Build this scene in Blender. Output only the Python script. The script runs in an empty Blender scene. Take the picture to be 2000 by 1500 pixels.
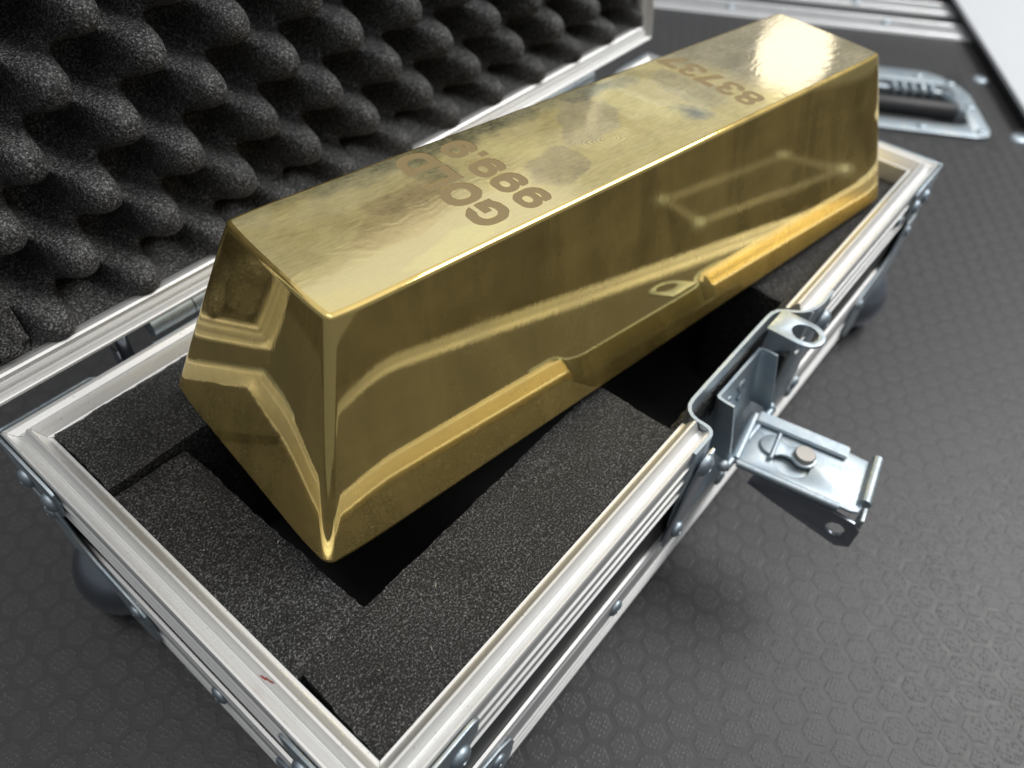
import bpy, bmesh, math, random
import numpy as np
from mathutils import Matrix, Vector, noise
from mathutils.geometry import tessellate_polygon

random.seed(7)
SC = bpy.context.scene
COL = SC.collection
R = math.radians

# ------------------------------------------------------------------ camera, world, lamps, exposure
def setup_camera():
    cd = bpy.data.cameras.new("camera")
    ob = bpy.data.objects.new("camera", cd)
    COL.objects.link(ob)
    Rm = CAM_R
    right, down, fwd = (Vector(Rm[0]), Vector(Rm[1]), Vector(Rm[2]))
    m = Matrix.Identity(4)
    for i in range(3):
        m[i][0] = right[i]; m[i][1] = -down[i]; m[i][2] = -fwd[i]; m[i][3] = CAM_C[i]
    ob.matrix_world = m
    cd.sensor_width = 36.0
    cd.lens = 26.797
    cd.clip_start = 0.01
    cd.clip_end = 60
    cd.dof.use_dof = True
    cd.dof.focus_distance = 0.255
    cd.dof.aperture_fstop = 8.5
    SC.camera = ob

CAM_R = [[0.636575, -0.769782, 0.046989], [-0.549194, -0.495248, -0.673138], [0.541441, 0.402697, -0.738022]]
CAM_C = [-0.02196, -0.0505, 0.22911]
setup_camera()

W = bpy.data.worlds.new("World")
SC.world = W
W.use_nodes = True
bg = W.node_tree.nodes["Background"]
bg.inputs[0].default_value = (0.86, 0.93, 1.0, 1)
bg.inputs[1].default_value = 0.17

SC.view_settings.view_transform = 'Standard'
SC.view_settings.look = 'None'
SC.view_settings.exposure = 0.0
SC.view_settings.gamma = 1.0

def area(name, loc, target, sx, sy, power, color=(1, 1, 1), shape='RECTANGLE'):
    ld = bpy.data.lights.new(name, 'AREA')
    ld.shape = shape
    ld.size = sx; ld.size_y = sy
    ld.energy = power; ld.color = color
    o = bpy.data.objects.new(name, ld)
    COL.objects.link(o)
    o.location = loc
    d = Vector(target) - Vector(loc)
    o.rotation_euler = d.to_track_quat('-Z', 'Y').to_euler()
    return o

area("luminous_ceiling", (0.6, 0.4, 2.3), (0.6, 0.4, 0), 5.5, 5.5, 56, (1, 0.985, 0.96))
area("ceiling_panel_lamp", (2.1, -0.95, 2.1), (2.1, -0.95, 0), 1.7, 1.5, 88, (1, 0.99, 0.97))
area("added_strip_light", (-0.35, 0.1, 2.1), (-0.35, 0.1, 0), 0.35, 1.6, 10, (1, 0.98, 0.95))  # added strip light, put in only to vary the even overhead light
area("far_window_lamp", (3.07, 0.92, 1.04), (0.3, 0.1, 0.05), 0.28, 0.33, 0.36, (1, 0.95, 0.88), 'ELLIPSE')

# ------------------------------------------------------------------ material helpers
def mat(name):
    m = bpy.data.materials.new(name)
    m.use_nodes = True
    nt = m.node_tree
    b = nt.nodes["Principled BSDF"]
    return m, nt, b

def N(nt, t, **kw):
    n = nt.nodes.new(t)
    for k, v in kw.items():
        if k.startswith('i_'):
            n.inputs[k[2:]].default_value = v
        else:
            setattr(n, k, v)
    return n

def ln(nt, a, b):
    nt.links.new(a, b)

def ramp(nt, src, stops):
    r = nt.nodes.new('ShaderNodeValToRGB')
    e = r.color_ramp.elements
    while len(e) < len(stops):
        e.new(0.5)
    for el, (p, c) in zip(e, stops):
        el.position = p
        el.color = (c, c, c, 1) if not isinstance(c, tuple) else (*c, 1)
    ln(nt, src, r.inputs[0])
    return r.outputs[0]

def objco(nt):
    return nt.nodes.new('ShaderNodeTexCoord').outputs['Object']

def mapping(nt, co, scale=(1, 1, 1), rot=(0, 0, 0), loc=(0, 0, 0)):
    m = N(nt, 'ShaderNodeMapping')
    m.inputs['Scale'].default_value = scale
    m.inputs['Rotation'].default_value = rot
    m.inputs['Location'].default_value = loc
    ln(nt, co, m.inputs[0])
    return m.outputs[0]

def tex_noise(nt, co, scale, detail=3, rough=0.5, dist=0.0):
    n = N(nt, 'ShaderNodeTexNoise')
    n.inputs['Scale'].default_value = scale
    n.inputs['Detail'].default_value = detail
    n.inputs['Roughness'].default_value = rough
    n.inputs['Distortion'].default_value = dist
    ln(nt, co, n.inputs['Vector'])
    return n.outputs['Fac']

def math_n(nt, op, a, b=None, c=None):
    n = N(nt, 'ShaderNodeMath', operation=op)
    for i, v in enumerate((a, b, c)):
        if v is None:
            continue
        if isinstance(v, (int, float)):
            n.inputs[i].default_value = v
        else:
            ln(nt, v, n.inputs[i])
    return n.outputs[0]

def mixc(nt, f, a, b):
    n = N(nt, 'ShaderNodeMix', data_type='RGBA')
    if isinstance(f, (int, float)):
        n.inputs[0].default_value = f
    else:
        ln(nt, f, n.inputs[0])
    for idx, v in ((6, a), (7, b)):
        if isinstance(v, tuple):
            n.inputs[idx].default_value = (*v, 1)
        else:
            ln(nt, v, n.inputs[idx])
    return n.outputs[2]

def bump(nt, b, h, strength, dist, prev=None):
    n = N(nt, 'ShaderNodeBump')
    n.inputs['Strength'].default_value = strength
    n.inputs['Distance'].default_value = dist
    ln(nt, h, n.inputs['Height'])
    if prev is not None:
        ln(nt, prev, n.inputs['Normal'])
    ln(nt, n.outputs[0], b.inputs['Normal'])
    return n.outputs[0]

def maprange(nt, v, a, b, c, d):
    n = N(nt, 'ShaderNodeMapRange')
    ln(nt, v, n.inputs[0])
    for i, x in enumerate((a, b, c, d)):
        n.inputs[i + 1].default_value = x
    return n.outputs[0]

def haze_lobe(nt, b, rough, fac, col=None):
    """a second, wide reflection lobe: the fine scratches and grease film of handled metal"""
    b2 = nt.nodes.new('ShaderNodeBsdfPrincipled')
    b2.inputs['Metallic'].default_value = 1
    b2.inputs['Roughness'].default_value = rough
    for l in list(nt.links):
        if l.to_node == b and l.to_socket.name == 'Base Color' and col is None:
            nt.links.new(l.from_socket, b2.inputs['Base Color'])
    if col is not None:
        b2.inputs['Base Color'].default_value = (*col, 1)
    mx = nt.nodes.new('ShaderNodeMixShader')
    if isinstance(fac, (int, float)):
        mx.inputs[0].default_value = fac
    else:
        nt.links.new(fac, mx.inputs[0])
    nt.links.new(b.outputs[0], mx.inputs[1])
    nt.links.new(b2.outputs[0], mx.inputs[2])
    out = [n for n in nt.nodes if n.type == 'OUTPUT_MATERIAL'][0]
    nt.links.new(mx.outputs[0], out.inputs['Surface'])

# ------------------------------------------------------------------ materials
def m_gold_side():
    m, nt, b = mat("polished_brass_gold")
    co = objco(nt)
    b.inputs['Metallic'].default_value = 1
    sm = tex_noise(nt, mapping(nt, co, (9, 9, 30)), 3.0, 4, 0.6, 0.5)
    col = mixc(nt, ramp(nt, sm, [(0.3, 0.0), (0.75, 1.0)]), (0.86, 0.655, 0.235), (0.79, 0.615, 0.25))
    ln(nt, col, b.inputs['Base Color'])
    fine = tex_noise(nt, mapping(nt, co, (40, 40, 900)), 2.0, 3, 0.6)
    spk = tex_noise(nt, co, 900, 2, 0.5)
    rr = math_n(nt, 'ADD', maprange(nt, sm, 0.3, 0.8, 0.02, 0.05), maprange(nt, spk, 0.66, 0.8, 0, 0.12))
    ln(nt, rr, b.inputs['Roughness'])
    wav = tex_noise(nt, mapping(nt, co, (14, 14, 9)), 1.0, 2, 0.4)
    n1 = bump(nt, b, wav, 0.12, 0.0008)
    streak = tex_noise(nt, mapping(nt, co, (700, 700, 14)), 1.0, 2, 0.5)
    bump(nt, b, streak, 0.05, 0.00012, n1)
    hz = tex_noise(nt, mapping(nt, co, (22, 22, 5), loc=(0.3, 0.1, 0)), 1.6, 4, 0.6, 0.6)
    haze_lobe(nt, b, 0.55, math_n(nt, 'ADD', maprange(nt, sm, 0.3, 0.75, 0.18, 0.26), maprange(nt, hz, 0.35, 0.68, -0.07, 0.12)), (0.94, 0.71, 0.255))
    return m

def m_gold_top():
    m, nt, b = mat("brushed_gold_top")
    co = objco(nt)
    b.inputs['Metallic'].default_value = 1
    sep = N(nt, 'ShaderNodeSeparateXYZ')
    ln(nt, co, sep.inputs[0])
    big = tex_noise(nt, mapping(nt, co, (11, 26, 20)), 1.6, 4, 0.55, 1.2)
    med = tex_noise(nt, co, 60, 5, 0.62, 0.8)
    fin = tex_noise(nt, co, 420, 4, 0.65, 0.4)
    wx = math_n(nt, 'MULTIPLY', math_n(nt, 'SUBTRACT', tex_noise(nt, co, 55, 3, 0.55), 0.5), 0.026)
    wy = math_n(nt, 'MULTIPLY', math_n(nt, 'SUBTRACT', tex_noise(nt, mapping(nt, co, (1, 1, 1), loc=(5, 3, 1)), 55, 3, 0.55), 0.5), 0.020)
    X = math_n(nt, 'ADD', sep.outputs[0], wx)
    Y = math_n(nt, 'ADD', sep.outputs[1], wy)

    def patch(cx, cy, rx, ry, ang, soft):
        """irregular elliptical mark; soft = width of its rim"""
        ca, sa = math.cos(R(ang)), math.sin(R(ang))
        dx = math_n(nt, 'SUBTRACT', X, cx); dy = math_n(nt, 'SUBTRACT', Y, cy)
        p = math_n(nt, 'DIVIDE', math_n(nt, 'ADD', math_n(nt, 'MULTIPLY', dx, ca), math_n(nt, 'MULTIPLY', dy, sa)), rx)
        q = math_n(nt, 'DIVIDE', math_n(nt, 'ADD', math_n(nt, 'MULTIPLY', dx, -sa), math_n(nt, 'MULTIPLY', dy, ca)), ry)
        d = math_n(nt, 'ADD', math_n(nt, 'MULTIPLY', p, p), math_n(nt, 'MULTIPLY', q, q))
        return maprange(nt, d, 1.0 - soft, 1.0, 1.0, 0.0)

    col = mixc(nt, ramp(nt, big, [(0.36, 0.0), (0.62, 1.0)]), (0.91, 0.79, 0.40), (0.86, 0.76, 0.44))
    rough = maprange(nt, big, 0.3, 0.7, 0.05, 0.11)
    film = maprange(nt, big, 0.3, 0.7, 0.44, 0.56)
    film = math_n(nt, 'ADD', film, maprange(nt, med, 0.3, 0.75, -0.05, 0.07))
    # (mask, tint, tint weight, film shift)
    marks = [
        (patch(-0.112, -0.002, 0.022, 0.010, 12, 0.35), (0.82, 0.66, 0.36), 0.60, -0.06),
        (patch(-0.104, 0.006, 0.020, 0.007, -8, 0.3), (0.72, 0.58, 0.33), 0.55, -0.03),
        (patch(-0.108, -0.024, 0.026, 0.006, 4, 0.35), (0.93, 0.86, 0.46), 0.6, 0.08),  # bright right-edge patch: ceiling reflection painted as tint
        (patch(-0.047, -0.010, 0.016, 0.012, 25, 0.22), (0.70, 0.60, 0.40), 0.60, -0.07),
        (patch(-0.056, 0.010, 0.020, 0.010, -20, 0.9), (0.92, 0.83, 0.42), 0.6, 0.10),
        (patch(-0.012, 0.008, 0.024, 0.012, 30, 0.28), (0.74, 0.66, 0.48), 0.60, -0.05),
        (patch(0.014, 0.004, 0.013, 0.024, 20, 0.6), (0.93, 0.86, 0.50), 0.6, 0.14),
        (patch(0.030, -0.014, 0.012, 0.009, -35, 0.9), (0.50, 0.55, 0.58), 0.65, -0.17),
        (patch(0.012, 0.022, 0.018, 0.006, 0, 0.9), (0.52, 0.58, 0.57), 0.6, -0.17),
        (patch(-0.060, 0.0275, 0.110, 0.0090, -1, 0.95), (0.55, 0.55, 0.38), 0.7, -0.24),  # greenish dark band: the lid foam's reflection painted into the tint
        (patch(-0.088, 0.012, 0.010, 0.014, 10, 0.9), (0.66, 0.66, 0.46), 0.40, -0.20),
        (patch(0.044, 0.004, 0.012, 0.022, 10, 0.5), (0.80, 0.73, 0.56), 0.5, -0.12),
        (patch(0.030, 0.006, 0.010, 0.026, 24, 0.3), (0.86, 0.80, 0.58), 0.4, 0.10),
    ]
    for mk, c_, wgt, dr_ in marks:
        tex = math_n(nt, 'MULTIPLY', mk, maprange(nt, fin, 0.35, 0.6, 0.7, 1.0))
        col = mixc(nt, math_n(nt, 'MULTIPLY', tex, wgt), col, c_)
        film = math_n(nt, 'ADD', film, math_n(nt, 'MULTIPLY', tex, dr_))
    # fine polishing strokes break the film up
    st1 = tex_noise(nt, mapping(nt, co, (160, 1100, 300), (0, 0, R(28))), 1.0, 3, 0.6, 0.4)
    st2 = tex_noise(nt, mapping(nt, co, (150, 1200, 300), (0, 0, R(-42)), (3, 1, 0)), 1.0, 3, 0.6, 0.4)
    strokes = mixc(nt, ramp(nt, med, [(0.42, 0.0), (0.58, 1.0)]), st1, st2)
    film = math_n(nt, 'ADD', film, maprange(nt, strokes, 0.35, 0.65, -0.06, 0.07))
    film = math_n(nt, 'ADD', film, maprange(nt, fin, 0.55, 0.70, 0.0, -0.06))
    # far third: smoother, less film; paler highlight tone painted into the colour
    far = maprange(nt, math_n(nt, 'ADD', X, math_n(nt, 'MULTIPLY', Y, 0.35)), 0.058, 0.080, 0.0, 1.0)
    col = mixc(nt, math_n(nt, 'MULTIPLY', far, 0.6), col, (0.88, 0.80, 0.64))
    rough = math_n(nt, 'MULTIPLY', rough, math_n(nt, 'SUBTRACT', 1.0, math_n(nt, 'MULTIPLY', far, 0.40)))
    film = math_n(nt, 'SUBTRACT', film, math_n(nt, 'MULTIPLY', far, 0.26))
    # fingerprint
    dx = math_n(nt, 'MULTIPLY', math_n(nt, 'ADD', sep.outputs[0], 0.017), 0.62)
    wob = math_n(nt, 'MULTIPLY', math_n(nt, 'SUBTRACT', tex_noise(nt, co, 75, 2, 0.4), 0.5), 0.0085)
    dy = math_n(nt, 'ADD', sep.outputs[1], 0.007)
    rad = math_n(nt, 'SQRT', math_n(nt, 'ADD', math_n(nt, 'MULTIPLY', dx, dx), math_n(nt, 'MULTIPLY', dy, dy)))
    rid = math_n(nt, 'SINE', math_n(nt, 'MULTIPLY', math_n(nt, 'ADD', rad, wob), 2 * math.pi / 0.00085))
    dx2 = math_n(nt, 'DIVIDE', math_n(nt, 'ADD', sep.outputs[0], 0.017), 0.0145)
    dy2 = math_n(nt, 'DIVIDE', math_n(nt, 'ADD', sep.outputs[1], 0.004), 0.0095)
    el = math_n(nt, 'ADD', math_n(nt, 'MULTIPLY', dx2, dx2), math_n(nt, 'MULTIPLY', dy2, dy2))
    el = math_n(nt, 'ADD', el, math_n(nt, 'MULTIPLY', math_n(nt, 'SUBTRACT', med, 0.5), 1.2))
    fmask = maprange(nt, el, 0.75, 1.05, 1, 0)
    ridge = math_n(nt, 'MULTIPLY', fmask, maprange(nt, rid, -0.2, 0.5, 0, 1))
    col = mixc(nt, math_n(nt, 'MULTIPLY', ridge, 0.28), col, (0.95, 0.88, 0.60))
    film = math_n(nt, 'ADD', film, math_n(nt, 'MULTIPLY', ridge, 0.18))
    ln(nt, col, b.inputs['Base Color'])
    ln(nt, math_n(nt, 'MAXIMUM', rough, 0.035), b.inputs['Roughness'])
    # swirl brush marks
    sw = N(nt, 'ShaderNodeTexWave', wave_type='RINGS')
    sw.inputs['Scale'].default_value = 120
    sw.inputs['Distortion'].default_value = 22
    sw.inputs['Detail'].default_value = 3
    sw.inputs['Detail Scale'].default_value = 0.35
    ln(nt, mapping(nt, co, (1, 1.2, 1), loc=(0.05, 0.06, 0)), sw.inputs['Vector'])
    wav = tex_noise(nt, mapping(nt, co, (12, 22, 12)), 1.3, 2, 0.4)
    n1 = bump(nt, b, wav, 0.13, 0.0010)
    n2 = bump(nt, b, math_n(nt, 'MULTIPLY', sw.outputs['Fac'], ramp(nt, med, [(0.35, 0.0), (0.6, 1.0)])), 0.10, 0.0001, n1)
    gr = tex_noise(nt, mapping(nt, co, (300, 900, 300)), 1.5, 3, 0.6)
    bump(nt, b, gr, 0.06, 0.0001, n2)
    haze_lobe(nt, b, 0.68, math_n(nt, 'MINIMUM', math_n(nt, 'MAXIMUM', film, 0.08), 0.9))
    return m

def m_engraved():
    m, nt, b = mat("engraved_matt_gold")
    co = objco(nt)
    b.inputs['Metallic'].default_value = 0.35
    g = tex_noise(nt, co, 1600, 2, 0.5)
    ln(nt, mixc(nt, g, (0.29, 0.215, 0.10), (0.36, 0.27, 0.135)), b.inputs['Base Color'])
    b.inputs['Roughness'].default_value = 0.5
    bump(nt, b, g, 0.2, 0.0001)
    return m

def m_alu(name="brushed_aluminium", tint=(0.75, 0.75, 0.742), rough=0.52, axis_scale=(6, 500, 500)):
    m, nt, b = mat(name)
    co = objco(nt)
    b.inputs['Metallic'].default_value = 0.82
    st = tex_noise(nt, mapping(nt, co, axis_scale), 1.0, 3, 0.6)
    blot = tex_noise(nt, co, 35, 4, 0.6)
    spk = tex_noise(nt, co, 700, 1, 0.5)
    c = mixc(nt, ramp(nt, st, [(0.3, 0.0), (0.7, 1.0)]), tint, tuple(x * 0.95 for x in tint))
    c = mixc(nt, ramp(nt, blot, [(0.50, 0.0), (0.75, 0.5)]), c, tuple(x * y for x, y in zip(tint, (0.90, 0.89, 0.84))))
    c = mixc(nt, ramp(nt, spk, [(0.74, 0.0), (0.77, 0.6)]), c, (0.35, 0.33, 0.30))
    ln(nt, c, b.inputs['Base Color'])
    ln(nt, maprange(nt, st, 0.25, 0.75, rough - 0.07, rough + 0.09), b.inputs['Roughness'])
    bump(nt, b, st, 0.08, 0.0002)
    return m

def m_zinc():
    m, nt, b = mat("zinc_plated_steel")
    co = objco(nt)
    b.inputs['Metallic'].default_value = 1
    f = tex_noise(nt, co, 70, 3, 0.6, 0.6)
    g = tex_noise(nt, mapping(nt, co, (1, 1, 1)), 500, 3, 0.6)
    c = mixc(nt, ramp(nt, f, [(0.35, 0.0), (0.65, 1.0)]), (0.38, 0.45, 0.51), (0.46, 0.51, 0.535))
    c = mixc(nt, ramp(nt, f, [(0.60, 0.0), (0.72, 0.35)]), c, (0.52, 0.52, 0.44))
    ln(nt, c, b.inputs['Base Color'])
    ln(nt, maprange(nt, g, 0.3, 0.7, 0.44, 0.60), b.inputs['Roughness'])
    bump(nt, b, g, 0.06, 0.0002)
    return m

def m_simple(name, col, rough, metal=0.0, nscale=300, bstr=0.1, bdist=0.0003, var=0.15):
    m, nt, b = mat(name)
    co = objco(nt)
    g = tex_noise(nt, co, nscale, 3, 0.6)
    ln(nt, mixc(nt, g, tuple(c * (1 - var) for c in col), tuple(min(1, c * (1 + var)) for c in col)), b.inputs['Base Color'])
    b.inputs['Roughness'].default_value = rough
    b.inputs['Metallic'].default_value = metal
    bump(nt, b, g, bstr, bdist)
    return m

def m_foam(name, scale, stops, spark, bd=0.0007):
    m, nt, b = mat(name)
    co = objco(nt)
    n1 = tex_noise(nt, co, scale, 2, 0.55)
    n2 = tex_noise(nt, mapping(nt, co, (1, 1, 1), loc=(7, 3, 2)), scale * 1.6, 2, 0.6)
    lo = tex_noise(nt, co, 40, 3, 0.6)
    v = math_n(nt, 'ADD', math_n(nt, 'MULTIPLY', n1, 0.75), math_n(nt, 'MULTIPLY', n2, 0.25))
    v = math_n(nt, 'ADD', v, math_n(nt, 'MULTIPLY', math_n(nt, 'SUBTRACT', lo, 0.5), 0.12))
    c = ramp(nt, v, stops)
    ln(nt, mixc(nt, ramp(nt, n2, [(spark, 0.0), (spark + 0.05, 0.8)]), c, (0.34, 0.34, 0.345)), b.inputs['Base Color'])
    b.inputs['Roughness'].default_value = 0.6
    b.inputs['Specular IOR Level'].default_value = 0.3
    bump(nt, b, v, 0.9, bd)
    return m

def m_laminate():
    m, nt, b = mat("black_hex_laminate")
    co = objco(nt)
    g = tex_noise(nt, co, 120, 4, 0.6)
    s = tex_noise(nt, co, 1500, 2, 0.5)
    c = mixc(nt, g, (0.024, 0.024, 0.0255), (0.033, 0.033, 0.035))
    c = mixc(nt, ramp(nt, s, [(0.70, 0.0), (0.78, 0.7)]), c, (0.20, 0.195, 0.19))
    ln(nt, c, b.inputs['Base Color'])
    ln(nt, maprange(nt, g, 0.3, 0.7, 0.41, 0.50), b.inputs['Roughness'])
    bump(nt, b, s, 0.12, 0.0002)
    return m

def m_hexpad():
    m, nt, b = mat("woven_hex_embossing")
    co = objco(nt)
    rot = mapping(nt, co, (1, 1, 1), (0, 0, R(20)))
    w1 = N(nt, 'ShaderNodeTexVoronoi')
    w1.inputs['Scale'].default_value = 1.0
    w1.inputs['Randomness'].default_value = 0.4
    ln(nt, mapping(nt, rot, (430, 600, 1)), w1.inputs['Vector'])
    s = tex_noise(nt, co, 1300, 2, 0.5)
    g = tex_noise(nt, co, 120, 4, 0.6)
    dot_fade = tex_noise(nt, co, 14, 3, 0.6)
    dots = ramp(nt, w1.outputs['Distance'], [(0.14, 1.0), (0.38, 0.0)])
    dots = math_n(nt, 'MULTIPLY', dots, maprange(nt, dot_fade, 0.3, 0.62, 1.0, 0.35))
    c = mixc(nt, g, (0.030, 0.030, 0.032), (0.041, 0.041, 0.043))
    c = mixc(nt, math_n(nt, 'MULTIPLY', dots, maprange(nt, s, 0.38, 0.60, 0.05, 0.65)), c, (0.20, 0.195, 0.19))  # lighter dot tips: glints painted into the colour
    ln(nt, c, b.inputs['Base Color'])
    b.inputs['Roughness'].default_value = 0.46
    bump(nt, b, dots, 0.6, 0.00035)
    return m

M = dict(
    gold=m_gold_side(), goldtop=m_gold_top(), engr=m_engraved(),
    alux=m_alu("brushed_aluminium_lengthwise", axis_scale=(5, 600, 600)),
    aluy=m_alu("brushed_aluminium_crosswise", axis_scale=(600, 5, 600)),
    alub=m_alu("aluminium_edge_of_big_case", (0.62, 0.63, 0.645), 0.42, (5, 300, 300)),
    zinc=m_zinc(),
    darkzinc=m_simple("dark_zinc_dome", (0.36, 0.39, 0.44), 0.30, 1.0, 60, 0.05),
    pin=m_simple("dull_nickel_pin", (0.36, 0.345, 0.32), 0.5, 1.0, 200, 0.05),
    panel=m_simple("black_pvc_panel", (0.014, 0.013, 0.013), 0.48, 0.0, 500, 0.3),
    rubber=m_simple("black_rubber_grip", (0.022, 0.022, 0.024), 0.55, 0.0, 400, 0.15),
    foam=m_foam("black_sponge_foam", 1350, [(0.38, 0.004), (0.50, 0.013), (0.585, 0.058), (0.69, 0.17)], 0.685, 0.0008),
    egg=m_foam("black_egg_crate_foam", 1050, [(0.36, 0.012), (0.50, 0.040), (0.60, 0.12), (0.70, 0.28)], 0.625, 0.0006),
    void=m_simple("dark_foam_base", (0.006, 0.006, 0.006), 0.8, 0, 300),
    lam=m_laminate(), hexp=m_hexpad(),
    white=m_simple("white_board_face", (0.60, 0.62, 0.65), 0.5, 0, 40, 0.02, 0.0002, 0.02),
    bshade=m_simple("board_shadow_dark", (0.012, 0.012, 0.013), 0.6),
    floor=m_simple("dark_brown_floor", (0.055, 0.045, 0.035), 0.6, 0, 12),
    lint=m_simple("pale_lint", (0.42, 0.38, 0.32), 0.8, 0, 200),
    red=m_simple("red_smear", (0.42, 0.05, 0.03), 0.5, 0, 900),
)

# ------------------------------------------------------------------ object helpers
def link(name, me, m=None, parent=None, smooth=None, mats=None):
    o = bpy.data.objects.new(name, me)
    COL.objects.link(o)
    if mats:
        for x in mats:
            me.materials.append(x)
    elif m is not None and not me.materials:
        me.materials.append(m)
    if parent is not None:
        o.parent = parent
    if smooth is not None:
        bpy_smooth(me, smooth)
    return o

def bpy_smooth(me, ang):
    """smooth shading, sharp above ang degrees"""
    me.polygons.foreach_set('use_smooth', [True] * len(me.polygons))
    try:
        me.set_sharp_from_angle(angle=R(ang))
    except Exception:
        pass

def bm_mesh(bm, name, recalc=True):
    if recalc:
        bmesh.ops.recalc_face_normals(bm, faces=bm.faces)
    me = bpy.data.meshes.new(name)
    bm.to_mesh(me)
    bm.free()
    return me

def thing(name, label, cat, loc=(0, 0, 0), rotz=0.0, group=None):
    o = bpy.data.objects.new(name, None)
    COL.objects.link(o)
    o.location = loc
    o.rotation_euler = (0, 0, rotz)
    o['label'] = label
    o['category'] = cat
    if group:
        o['group'] = group
    return o

def box_bm(bm, x0, x1, y0, y1, z0, z1, mtx=None):
    vs = [Vector((x, y, z)) for x in (x0, x1) for y in (y0, y1) for z in (z0, z1)]
    if mtx is not None:
        vs = [mtx @ v for v in vs]
    v = [bm.verts.new(p) for p in vs]
    for f in ((0, 1, 3, 2), (4, 6, 7, 5), (0, 4, 5, 1), (2, 3, 7, 6), (0, 2, 6, 4), (1, 5, 7, 3)):
        bm.faces.new([v[i] for i in f])

def box(name, x0, x1, y0, y1, z0, z1, m, parent, bev=0.0, mtx=None):
    bm = bmesh.new()
    box_bm(bm, x0, x1, y0, y1, z0, z1, mtx)
    if bev:
        bmesh.ops.bevel(bm, geom=list(bm.edges), offset=bev, segments=3, affect='EDGES', profile=0.5)
    return link(name, bm_mesh(bm, name), m, parent, smooth=40)

def plate_mesh(name, outline, holes, th, mtx=None, bev=0.0):
    """flat plate from 2D outline (list of (x,y)), thickness th along +z"""
    loops = [outline] + list(holes)
    pts = [p for l in loops for p in l]
    tris = tessellate_polygon([[Vector((x, y, 0)) for x, y in l] for l in loops])
    bm = bmesh.new()
    lo = [bm.verts.new((x, y, 0)) for x, y in pts]
    hi = [bm.verts.new((x, y, th)) for x, y in pts]
    for t in tris:
        try:
            bm.faces.new([hi[i] for i in t])
            bm.faces.new([lo[i] for i in reversed(t)])
        except ValueError:
            pass
    k = 0
    for l in loops:
        n = len(l)
        for i in range(n):
            a, b2 = k + i, k + (i + 1) % n
            try:
                bm.faces.new((lo[a], lo[b2], hi[b2], hi[a]))
            except ValueError:
                pass
        k += n
    bmesh.ops.recalc_face_normals(bm, faces=bm.faces)
    bmesh.ops.dissolve_limit(bm, angle_limit=R(1), verts=bm.verts, edges=bm.edges)
    if bev:
        es = [e for e in bm.edges if len(e.link_faces) == 2 and e.calc_face_angle() > R(50)]
        bmesh.ops.bevel(bm, geom=es, offset=bev, segments=2, affect='EDGES', profile=0.5)
    if mtx is not None:
        bmesh.ops.transform(bm, matrix=mtx, verts=bm.verts)
    return bm_mesh(bm, name)

def plate(name, outline, holes, th, m, parent, mtx=None, bev=0.0):
    return link(name, plate_mesh(name, outline, holes, th, mtx, bev), m, parent, smooth=35)

def frame_m(o, x, y, z):
    m = Matrix.Identity(4)
    for i in range(3):
        m[i][0] = x[i]; m[i][1] = y[i]; m[i][2] = z[i]; m[i][3] = o[i]
    return m

def tube_bm(bm, pts, r, seg=12, cap=True):
    pts = [Vector(p) for p in pts]
    rings = []
    up = Vector((0, 0, 1))
    prev = None
    for i, p in enumerate(pts):
        t = (pts[min(i + 1, len(pts) - 1)] - pts[max(i - 1, 0)]).normalized()
        if prev is None:
            a = t.cross(up)
            if a.length < 1e-3:
                a = t.cross(Vector((1, 0, 0)))
            a.normalize()
        else:
            a = (prev - t * prev.dot(t)).normalized()
        prev = a
        b = t.cross(a)
        rr = r[i] if isinstance(r, (list, tuple)) else r
        rings.append([bm.verts.new(p + (a * math.cos(k * 2 * math.pi / seg) + b * math.sin(k * 2 * math.pi / seg)) * rr) for k in range(seg)])
    for i in range(len(rings) - 1):
        for k in range(seg):
            bm.faces.new((rings[i][k], rings[i][(k + 1) % seg], rings[i + 1][(k + 1) % seg], rings[i + 1][k]))
    if cap:
        bm.faces.new(rings[0][::-1]); bm.faces.new(rings[-1])

def tube(name, pts, r, m, parent, seg=12):
    bm = bmesh.new()
    tube_bm(bm, pts, r, seg)
    return link(name, bm_mesh(bm, name), m, parent, smooth=50)

def lathe_bm(bm, prof, seg=20, mtx=None):
    rings = []
    for (r, z) in prof:
        if r < 1e-7:
            p = Vector((0, 0, z))
            rings.append([bm.verts.new(mtx @ p if mtx else p)])
        else:
            rr = []
            for k in range(seg):
                a = 2 * math.pi * k / seg
                p = Vector((r * math.cos(a), r * math.sin(a), z))
                rr.append(bm.verts.new(mtx @ p if mtx else p))
            rings.append(rr)
    for i in range(len(rings) - 1):
        A, B = rings[i], rings[i + 1]
        for k in range(seg):
            k2 = (k + 1) % seg
            if len(A) == 1:
                bm.faces.new((A[0], B[k], B[k2]))
            elif len(B) == 1:
                bm.faces.new((A[k], A[k2], B[0]))
            else:
                bm.faces.new((A[k], A[k2], B[k2], B[k]))

def rivet_mesh(r=0.003, h=0.0014):
    bm = bmesh.new()
    lathe_bm(bm, [(r, 0), (r * 1.0, h * 0.25), (r * 0.85, h * 0.65), (r * 0.5, h * 0.95), (r * 0.28, h), (r * 0.22, h * 0.6), (0, h * 0.55)], 18)
    me = bm_mesh(bm, "rivet")
    bpy_smooth(me, 60)
    return me

RIV = {}
def rivet(loc, normal, r, h, m, parent, name="rivet"):
    key = (r, h, m.name)
    if key not in RIV:
        RIV[key] = rivet_mesh(r, h)
        RIV[key].materials.append(m)
    o = bpy.data.objects.new(name, RIV[key])
    COL.objects.link(o)
    o.parent = parent
    o.location = loc
    o.rotation_euler = Vector(normal).to_track_quat('Z', 'Y').to_euler()
    return o

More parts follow.
